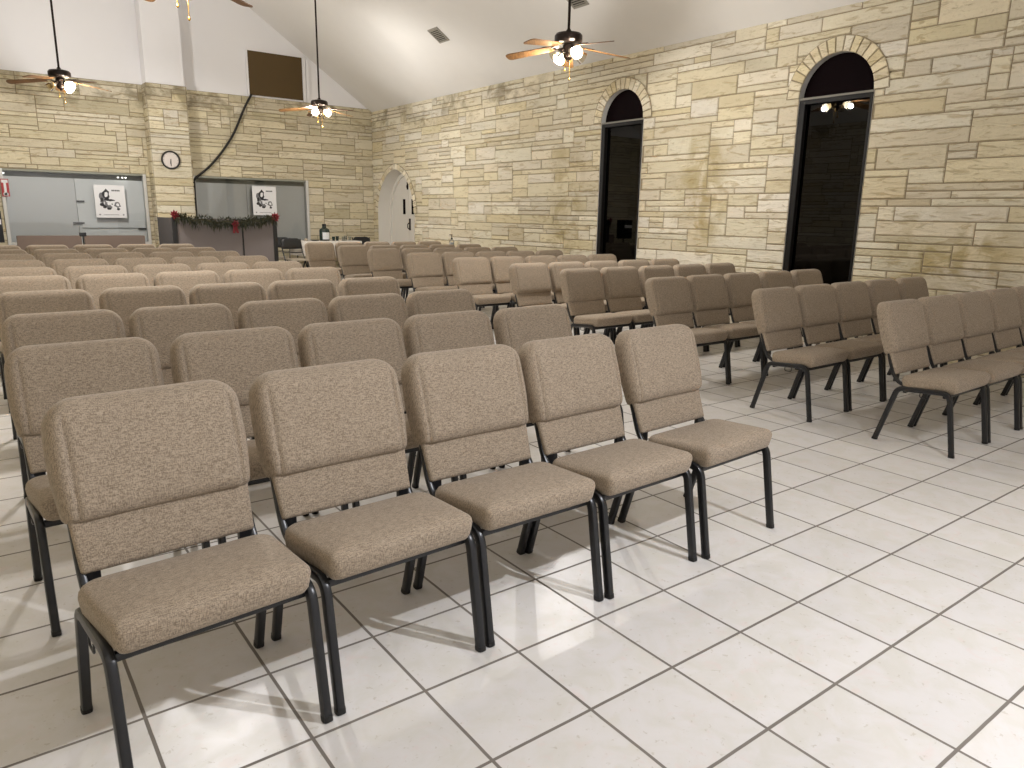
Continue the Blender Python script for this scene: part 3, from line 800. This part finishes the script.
def poster(x0, x1, z0, z1, label):
    root = empty('poster', ((x0 + x1) / 2, YB - .045, z0)); tag(root, label, 'poster', 'black and white posters on the back windows')
    W, H = x1 - x0, z1 - z0
    MB().box(-W / 2, W / 2, -.012, .006, 0, H, bev=.003).build('sheet', M['paper'], root)
    p = MB(); y = -.0135
    X = lambda u: -W / 2 + u * W
    Z = lambda v: H * (1 - v)
    e = lambda u, v, ru, rv, mi=0, n=14: p.disc((X(u), y, Z(v)), ru * W, rv * H, n, mi)
    def blob(u, v, ru, rv, seed, mi=0):
        q = random.Random(seed); n = 13
        rr = [q.uniform(.7, 1.1) for _ in range(n)]
        p.add([(X(u + ru * rr[k] * math.cos(2 * PI * k / n)), y, Z(v + rv * rr[k] * math.sin(2 * PI * k / n))) for k in range(n)], [tuple(reversed(range(n)))], mi)
    # loose grey figure and shapes, a word bar, an emblem and a caption line
    blob(.24, .33, .10, .13, 21, 1); blob(.26, .50, .10, .08, 22, 1); blob(.44, .66, .10, .08, 23, 1); blob(.33, .60, .12, .09, 24, 1)
    y = -.0137
    blob(.37, .28, .13, .17, 1); blob(.39, .44, .10, .05, 31); blob(.53, .46, .12, .035, 2); blob(.23, .45, .06, .07, 3); blob(.23, .60, .08, .07, 4); blob(.30, .66, .07, .05, 5)
    blob(.44, .72, .09, .045, 7); blob(.72, .60, .115, .105, 8, 1); blob(.74, .73, .06, .045, 9); blob(.55, .58, .025, .025, 11)
    y = -.0142
    blob(.38, .29, .06, .09, 10, 2); blob(.73, .60, .055, .055, 12, 2); blob(.43, .57, .05, .05, 13, 2); blob(.30, .55, .02, .05, 14, 2)
    for k in range(5): q = .57 + .056 * k; p.add([(X(q), y, Z(.14)), (X(q + .042), y, Z(.142)), (X(q + .042), y, Z(.185)), (X(q), y, Z(.183))], [(0, 3, 2, 1)], 0)
    for k in range(9): q = .26 + .055 * k; p.add([(X(q), y, Z(.895)), (X(q + .035), y, Z(.895)), (X(q + .035), y, Z(.915)), (X(q), y, Z(.915))], [(0, 3, 2, 1)], 1)
    for q in (.10, .87): p.add([(X(q), y, Z(.885)), (X(q + .045), y, Z(.885)), (X(q + .045), y, Z(.925)), (X(q), y, Z(.925))], [(0, 3, 2, 1)], 1)
    p.build('print', [M['ink'], M['inkmid'], M['paper']], root, smooth=0)
poster(.425, .925, 1.185, 1.765, 'black and white poster on the left glazed window')
poster(3.26, 3.745, 1.27, 1.845, 'black and white poster on the right window above the red bow')

root = empty('hanging_sign', (-.895, YB - .05, 1.52)); tag(root, 'small red sign with white T shape at the far left window edge', 'sign')
MB().box(-.055, .055, -.008, .008, 0, .29, bev=.003).build('board', M['signred'], root)
w = MB(); w.box(-.045, .045, -.0105, -.0075, .225, .275); w.box(-.018, .018, -.0105, -.0075, .02, .225); w.box(-.034, .034, -.0105, -.0075, .015, .06)
w.build('white_mark', M['paper'], root, smooth=0)

# ------------------------------------------------------------------ partition booth and garland
root = empty('office_partition', (2.0, 12.0, 0)); tag(root, 'mauve grey fabric partition booth hung with a garland before the pilaster', 'partition')
L = Matrix.Translation((-2.0, -12.0, 0))
MB().box(1.235, 2.265, 11.975, 12.025, .06, 1.218, bev=.008).build('panel', M['partition'], root, M4=L)
MB().box(2.285, 2.80, 11.975, 12.025, .06, 1.205, bev=.008).build('panel', M['partition'], root, M4=L)
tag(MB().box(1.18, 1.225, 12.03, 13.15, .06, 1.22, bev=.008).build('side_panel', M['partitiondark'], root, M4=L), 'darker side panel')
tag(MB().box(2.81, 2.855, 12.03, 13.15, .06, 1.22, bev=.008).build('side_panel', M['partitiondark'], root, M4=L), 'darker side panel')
for xa, xb, zt in ((1.165, 1.237, 1.235), (2.264, 2.286, 1.21), (2.80, 2.868, 1.24)):
    p = MB().box(xa, xb, 11.965, 12.032, 0, zt, bev=.006).build('post', M['cable'], root, M4=L)
for xa, xb in ((1.235, 2.265), (2.285, 2.80)):
    MB().box(xa, xb, 11.97, 12.03, 0, .07, bev=.006).build('base_rail', M['black'], root, M4=L)

root = empty('hanging_garland', (2.0, 11.93, 1.2)); tag(root, 'green leafy garland with red bows draped along the partition top', 'garland')
rg = random.Random(8); gx0, gx1 = 1.20, 2.84
def gcurve(t):
    x = gx0 + (gx1 - gx0) * t
    z = 1.235 - .075 * math.sin(PI * t) ** 1.2 + .018 * math.sin(9 * t * PI)
    return Vector((x, 11.935, z))
g = MB(); g.tube([gcurve(k / 30) for k in range(31)], .02, 6, 1)
for k in range(2200):
    t = rg.random(); p = gcurve(t)
    thick = .45 + .55 * math.sin(PI * t)
    a = rg.uniform(0, 2 * PI); rr = rg.uniform(.01, .072) * thick
    d = Vector((rg.uniform(-.7, .7), -abs(math.cos(a)) * .8, math.sin(a) - .15)).normalized()
    q = p + d * rr; ln = rg.uniform(.025, .06)
    if rg.random() < .10: d = Vector((rg.uniform(-.3, .3), -.25, -1)).normalized(); ln = rg.uniform(.08, .17)
    sd = d.cross(Vector((rg.uniform(-1, 1), rg.uniform(-1, 1), rg.uniform(-1, 1)))).normalized() * rg.uniform(.004, .009)
    n2 = d.cross(sd).normalized() * .0015
    q.y = min(q.y, 11.955)
    e = q + d * ln; e.y = min(e.y, 11.962); m = (q + e) / 2 + n2 * 2
    g.add([q, m + sd, e, m - sd], [(0, 1, 2), (0, 2, 3)], 0 if rg.random() < .7 else 1)
Lg = Matrix.Translation((-2.0, -11.93, -1.2))
g.build('greenery', [M['leaf'], M['leafbrown']], root, smooth=0, M4=Lg)
def bow(c, s, hang):
    b = MB()
    for k in range(9):
        a = 2 * PI * k / 9 + .3; d = Vector((math.cos(a), -.35, math.sin(a))).normalized(); up = Vector((-math.sin(a), 0, math.cos(a)))
        p = Vector(c); r = s * rg.uniform(.85, 1.1)
        pts = [p, p + d * r * .5 + up * r * .24, p + d * r, p + d * r * .5 - up * r * .24, p + d * r * .5 + Vector((0, -.02, 0))]
        b.add(pts, [(0, 4, 1), (1, 4, 2), (2, 4, 3), (3, 4, 0)])
    b.lathe([(.001, -s * .22), (s * .2, -s * .1), (s * .2, s * .1), (.001, s * .22)], 8, c=(c[0], c[1] - .015, c[2]))
    if hang:
        for dx in (-.03, .03):
            b.add([(c[0] + dx * .3 - .018, c[1] - .012, c[2]), (c[0] + dx * .3 + .018, c[1] - .012, c[2]), (c[0] + dx + .022, c[1] - .008, c[2] - hang), (c[0] + dx - .022, c[1] - .008, c[2] - hang * .93)], [(0, 3, 2, 1)])
    return b.build('red_bow', M['red'], root, smooth=0, M4=Lg)
bow((1.20, 11.93, 1.27), .085, 0); bow((2.83, 11.93, 1.255), .095, 0); bow((2.135, 11.895, 1.13), .075, .15)

# ------------------------------------------------------------------ brown benches below the left window, black stand, loudspeaker
def bench(x0, x1, y, label):
    root = empty('upholstered_bench', ((x0 + x1) / 2, y, 0)); tag(root, label, 'bench', 'brown benches below the window')
    w = (x1 - x0) / 2
    MB().box(-w, w, .0, .08, .42, .885, bev=.025).build('backrest', M['pew'], root)
    MB().box(-w, w, -.46, .02, .36, .45, bev=.025).build('seat', M['pew'], root)
    for sx in (-1, 1):
        for yy in (-.42, .03): MB().bar([(sx * (w - .05), yy, 0), (sx * (w - .05), yy, .40)], .035, .035).build('leg', M['black'], root)
bench(-.86, .085, 13.85, 'brown upholstered bench back below the left part of window')
bench(.125, 1.09, 13.85, 'brown upholstered bench back beside the stone pilaster')
root = empty('black_stand', (.035, 13.24, 0)); tag(root, 'thin black stand with small box head between two brown benches', 'stand')
MB().tube([(0, 0, .02), (0, 0, .90)], .011, 10).build('pole', M['black'], root)
MB().lathe([(.12, 0), (.12, .012), (.03, .025), (.012, .03)], 20).build('base', M['black'], root)
MB().box(-.05, .05, -.035, .035, .89, .955, bev=.006).build('head_box', M['black'], root)
root = empty('loudspeaker', (-1.17, 13.8, 0)); tag(root, 'black loudspeaker cabinet with white stripe cut by the left edge', 'speaker')
MB().box(-.17, .135, -.15, .15, .78, 1.285, bev=.012).build('cabinet', M['black'], root)
MB().box(-.15, .12, -.158, -.148, 1.07, 1.15, bev=.003).build('white_panel', M['paper'], root)
MB().tube([(0, 0, .02), (0, 0, .80)], .02, 10).build('pole', M['black'], root)
MB().lathe([(.2, 0), (.2, .015), (.05, .03), (.02, .04)], 24).build('base', M['black'], root)

# ------------------------------------------------------------------ refreshment table, things on it, folding chairs
tx0, tx1, ty0, ty1, tz = 3.88, 5.16, 13.45, 14.15, .785
root = empty('folding_table', ((tx0 + tx1) / 2, (ty0 + ty1) / 2, 0)); tag(root, 'long folding table under a white cloth by the back wall', 'table')
cx, cy = (tx0 + tx1) / 2, (ty0 + ty1) / 2; L = Matrix.Translation((-cx, -cy, 0))
MB().box(tx0 + .01, tx1 - .01, ty0 + .01, ty1 - .01, tz - .05, tz - .012, bev=.006).build('tabletop', M['doorwhite'], root, M4=L)
for xx in (tx0 + .12, tx1 - .12):
    for yy in (ty0 + .08, ty1 - .08): MB().tube([(xx, yy, 0), (xx, yy, tz - .05)], .014, 8).build('leg', M['black'], root, M4=L)
cl = MB(); per = []
N = 72
for k in range(N):
    t = k / N * 4; sidx = int(t); u = t - sidx
    per.append([(tx0 + (tx1 - tx0) * u, ty0), (tx1, ty0 + (ty1 - ty0) * u), (tx1 - (tx1 - tx0) * u, ty1), (tx0, ty1 - (ty1 - ty0) * u)][sidx])
rr = []
for (e, z, f) in ((-.02, tz - .009, 0), (.0, tz - .009, 0), (.006, tz - .02, 0), (.012, tz - .12, .006), (.02, tz - .3, .016)):
    ring_ = []
    for k, (x, y) in enumerate(per):
        dx, dy = x - cx, y - cy; sx = e + f * math.sin(k * 1.7)
        ring_.append((x + math.copysign(sx, dx) * (abs(dx) > (tx1 - tx0) / 2 - .001 or 0), y + math.copysign(sx, dy) * (abs(dy) > (ty1 - ty0) / 2 - .001 or 0), z))
    rr.append(ring_)
c2 = cl.rings(rr[1:], cap=False); cl.add(rr[1], [tuple(range(N))])
tag(cl.build('tablecloth', M['cloth'], smooth=50), 'white cloth draped over the table at the back wall', 'tablecloth')
TT = tz - .009
root = empty('drink_jug', (4.46, 13.72, TT)); tag(root, 'dark green jug with square white label on the white table', 'jug')
MB().lathe([(.09, 0), (.104, .01), (.106, .20), (.092, .235), (.045, .265), (.036, .30)], 24).build('body', M['jug'], root)
MB().lathe([(.040, .295), (.042, .298), (.042, .335), (.036, .34)], 18).build('cap', M['black'], root)
lb = MB()
for k in range(8):
    a0, a1 = (-PI / 2 - .75 + 1.5 * k / 8), (-PI / 2 - .75 + 1.5 * (k + 1) / 8); r = .1075
    lb.add([(r * math.cos(a), r * math.sin(a), z) for a, z in ((a0, .03), (a1, .03), (a1, .17), (a0, .17))], [(0, 1, 2, 3)])
lb.build('label', M['label'], root)
def cup(x, y, h, r, m, label, name='drinking_cup', grp='cups on the white table'):
    o = MB().lathe([(r * .7, 0), (r * .72, .003), (r, h), (r * .93, h), (r * .66, .008), (.001, .006)], 18, cap=False).build(name, M[m])
    o.location = (x, y, TT); tag(o, label, 'cup', grp)
cup(4.63, 13.66, .085, .036, 'jug', 'dark cup just right of the green jug on white table')
cup(4.73, 13.70, .09, .036, 'jug', 'dark cup second to the right of the green jug')
cup(4.91, 13.70, .10, .036, 'clear', 'clear tumbler in the middle of three on white table')
cup(4.83, 13.62, .085, .034, 'clear', 'clear tumbler nearest the dark cups on white table')
cup(5.02, 13.72, .085, .034, 'clear', 'clear tumbler nearest the right end of white table')
o = MB().lathe([(.06, 0), (.07, .004), (.105, .022), (.10, .022), (.06, .008), (.001, .007)], 24, cap=False).build('dark_plate', M['jug']); o.location = (4.24, 13.68, TT)
tag(o, 'dark shallow plate left of the green jug on white table', 'plate')
o = MB().lathe([(.03, 0), (.032, .004), (.034, .05), (.03, .055)], 16).build('napkin_pot', M['seatgrey']); o.location = (4.02, 13.62, TT)
tag(o, 'small beige pot at the left end of white table', 'pot')

def make_folding_chair():
    root = empty('folding_chair'); w = .205
    for s in (-1, 1):
        x = s * w
        MB().bar(fillet([(x, -.04, .01), (x, .30, .62), (x, .36, .83)], .10, 6), .020, .024).build('leg', M['black'], root)
        MB().bar(fillet([(x * .92, .42, .01), (x * .92, .16, .40), (x * .92, .12, .44)], .05, 4), .020, .022).build('leg', M['black'], root)
    bm = cushion(2 * w + .02, 2 * w - .02, .21, .02, .07, [(.01, -.012), (0, -.006), (0, .008), (.012, .014), (.05, .016)])
    d = Vector((0, .272, .962)); n = Vector((0, -.962, .272)); o = Vector((0, .298, .64))
    MB().rings([[o + Vector((u, 0, 0)) + d * v + n * t for u, v, t in r] for r in bm]).build('backrest', M['black'], root, smooth=50)
    bm = cushion(.40, .36, .40, .05, .05, [(.01, .425), (0, .43), (0, .448), (.01, .458), (.06, .464)])
    MB().rings([[(u, v - .03, t) for u, v, t in r] for r in bm]).build('seat', M['seatgrey'], root, smooth=50)
    for z, y in ((.22, .078), (.57, .27)): MB().bar([(-w, y, z), (w, y, z)], .016, .018, b=(0, 1, 0)).build('crossbar', M['black'], root)
    MB().bar([(-w * .92, .33, .145), (w * .92, .33, .145)], .016, .018, b=(0, 1, 0)).build('crossbar', M['black'], root)
    return root
fc = make_folding_chair()
for i, (x, y, rz, lab) in enumerate(((3.62, 12.95, 6, 'black folding chair just left of the white table end'),
                                     (3.43, 13.60, -24, 'black folding chair half hidden behind the partition right post'),
                                     (5.42, 13.62, 4, 'black folding chair right of the white table by the white door'))):
    c = fc if i == 0 else copy_tree(fc)
    c.location = (x, y, 0); c.rotation_euler = (0, 0, math.radians(rz)); tag(c, lab, 'folding chair', 'black folding chairs at the back')

# small side table by the stone wall carrying a pump bottle
root = empty('side_table', (5.83, 11.04, 0)); tag(root, 'small white side table against the stone wall beyond the last row', 'side table')
MB().box(-.11, .11, -.18, .18, .70, .735, bev=.008).build('tabletop', M['doorwhite'], root)
for sx in (-1, 1):
    for sy in (-1, 1): MB().bar([(sx * .09, sy * .155, 0), (sx * .09, sy * .155, .70)], .025, .025).build('leg', M['doorwhite'], root)
root = empty('pump_bottle', (5.82, 10.93, .735)); tag(root, 'clear pump bottle on the small table by the stone wall', 'bottle')
MB().lathe([(.04, 0), (.046, .006), (.046, .13), (.03, .155), (.016, .165)], 20).build('body', M['clear'], root)
MB().lathe([(.042, .008), (.042, .10), (.01, .101)], 16).build('liquid', M['label'], root)
p = MB(); p.lathe([(.018, .16), (.019, .185), (.006, .188), (.006, .235), (.014, .237), (.014, .25), (.004, .252)], 14); p.box(-.055, .0, -.007, .007, .237, .249, bev=.003)
p.build('pump', M['oiled'], root)

# ------------------------------------------------------------------ world, camera, view
w = bpy.data.worlds.new('night'); sc.world = w; w.use_nodes = True
w.node_tree.nodes['Background'].inputs[0].default_value = (.004, .005, .008, 1)
cam = bpy.data.cameras.new('camera'); co = bpy.data.objects.new('camera', cam); C.objects.link(co); sc.camera = co
pitch, roll, yaw = 0.2277, 0.0178, 0.6432
h, ox, oy = 3.979 * .34, -4.7231 * .34, -2.794 * .34
F = Vector((math.sin(yaw) * math.cos(pitch), math.cos(yaw) * math.cos(pitch), -math.sin(pitch)))
R = Vector((math.cos(yaw), -math.sin(yaw), 0)); U = R.cross(F)
R2 = R * math.cos(roll) + U * math.sin(roll); U2 = -R * math.sin(roll) + U * math.cos(roll)
m = Matrix((R2, U2, -F)).transposed().to_4x4(); m.translation = (ox, oy, h); co.matrix_world = m
cam.sensor_width = 36; cam.lens = 727.01 / 1024 * 36; cam.clip_start = .02; cam.clip_end = 100
sc.view_settings.view_transform = 'Standard'; sc.view_settings.look = 'None'
sc.view_settings.exposure = 0.45; sc.view_settings.gamma = 1; sc.view_settings.use_curve_mapping = False
try:
    sc.cycles.use_denoising = True; sc.cycles.max_bounces = 8; sc.cycles.diffuse_bounces = 5; sc.cycles.transparent_max_bounces = 12
    sc.cycles.sample_clamp_indirect = 6; sc.cycles.caustics_reflective = False; sc.cycles.caustics_refractive = False
except Exception: pass
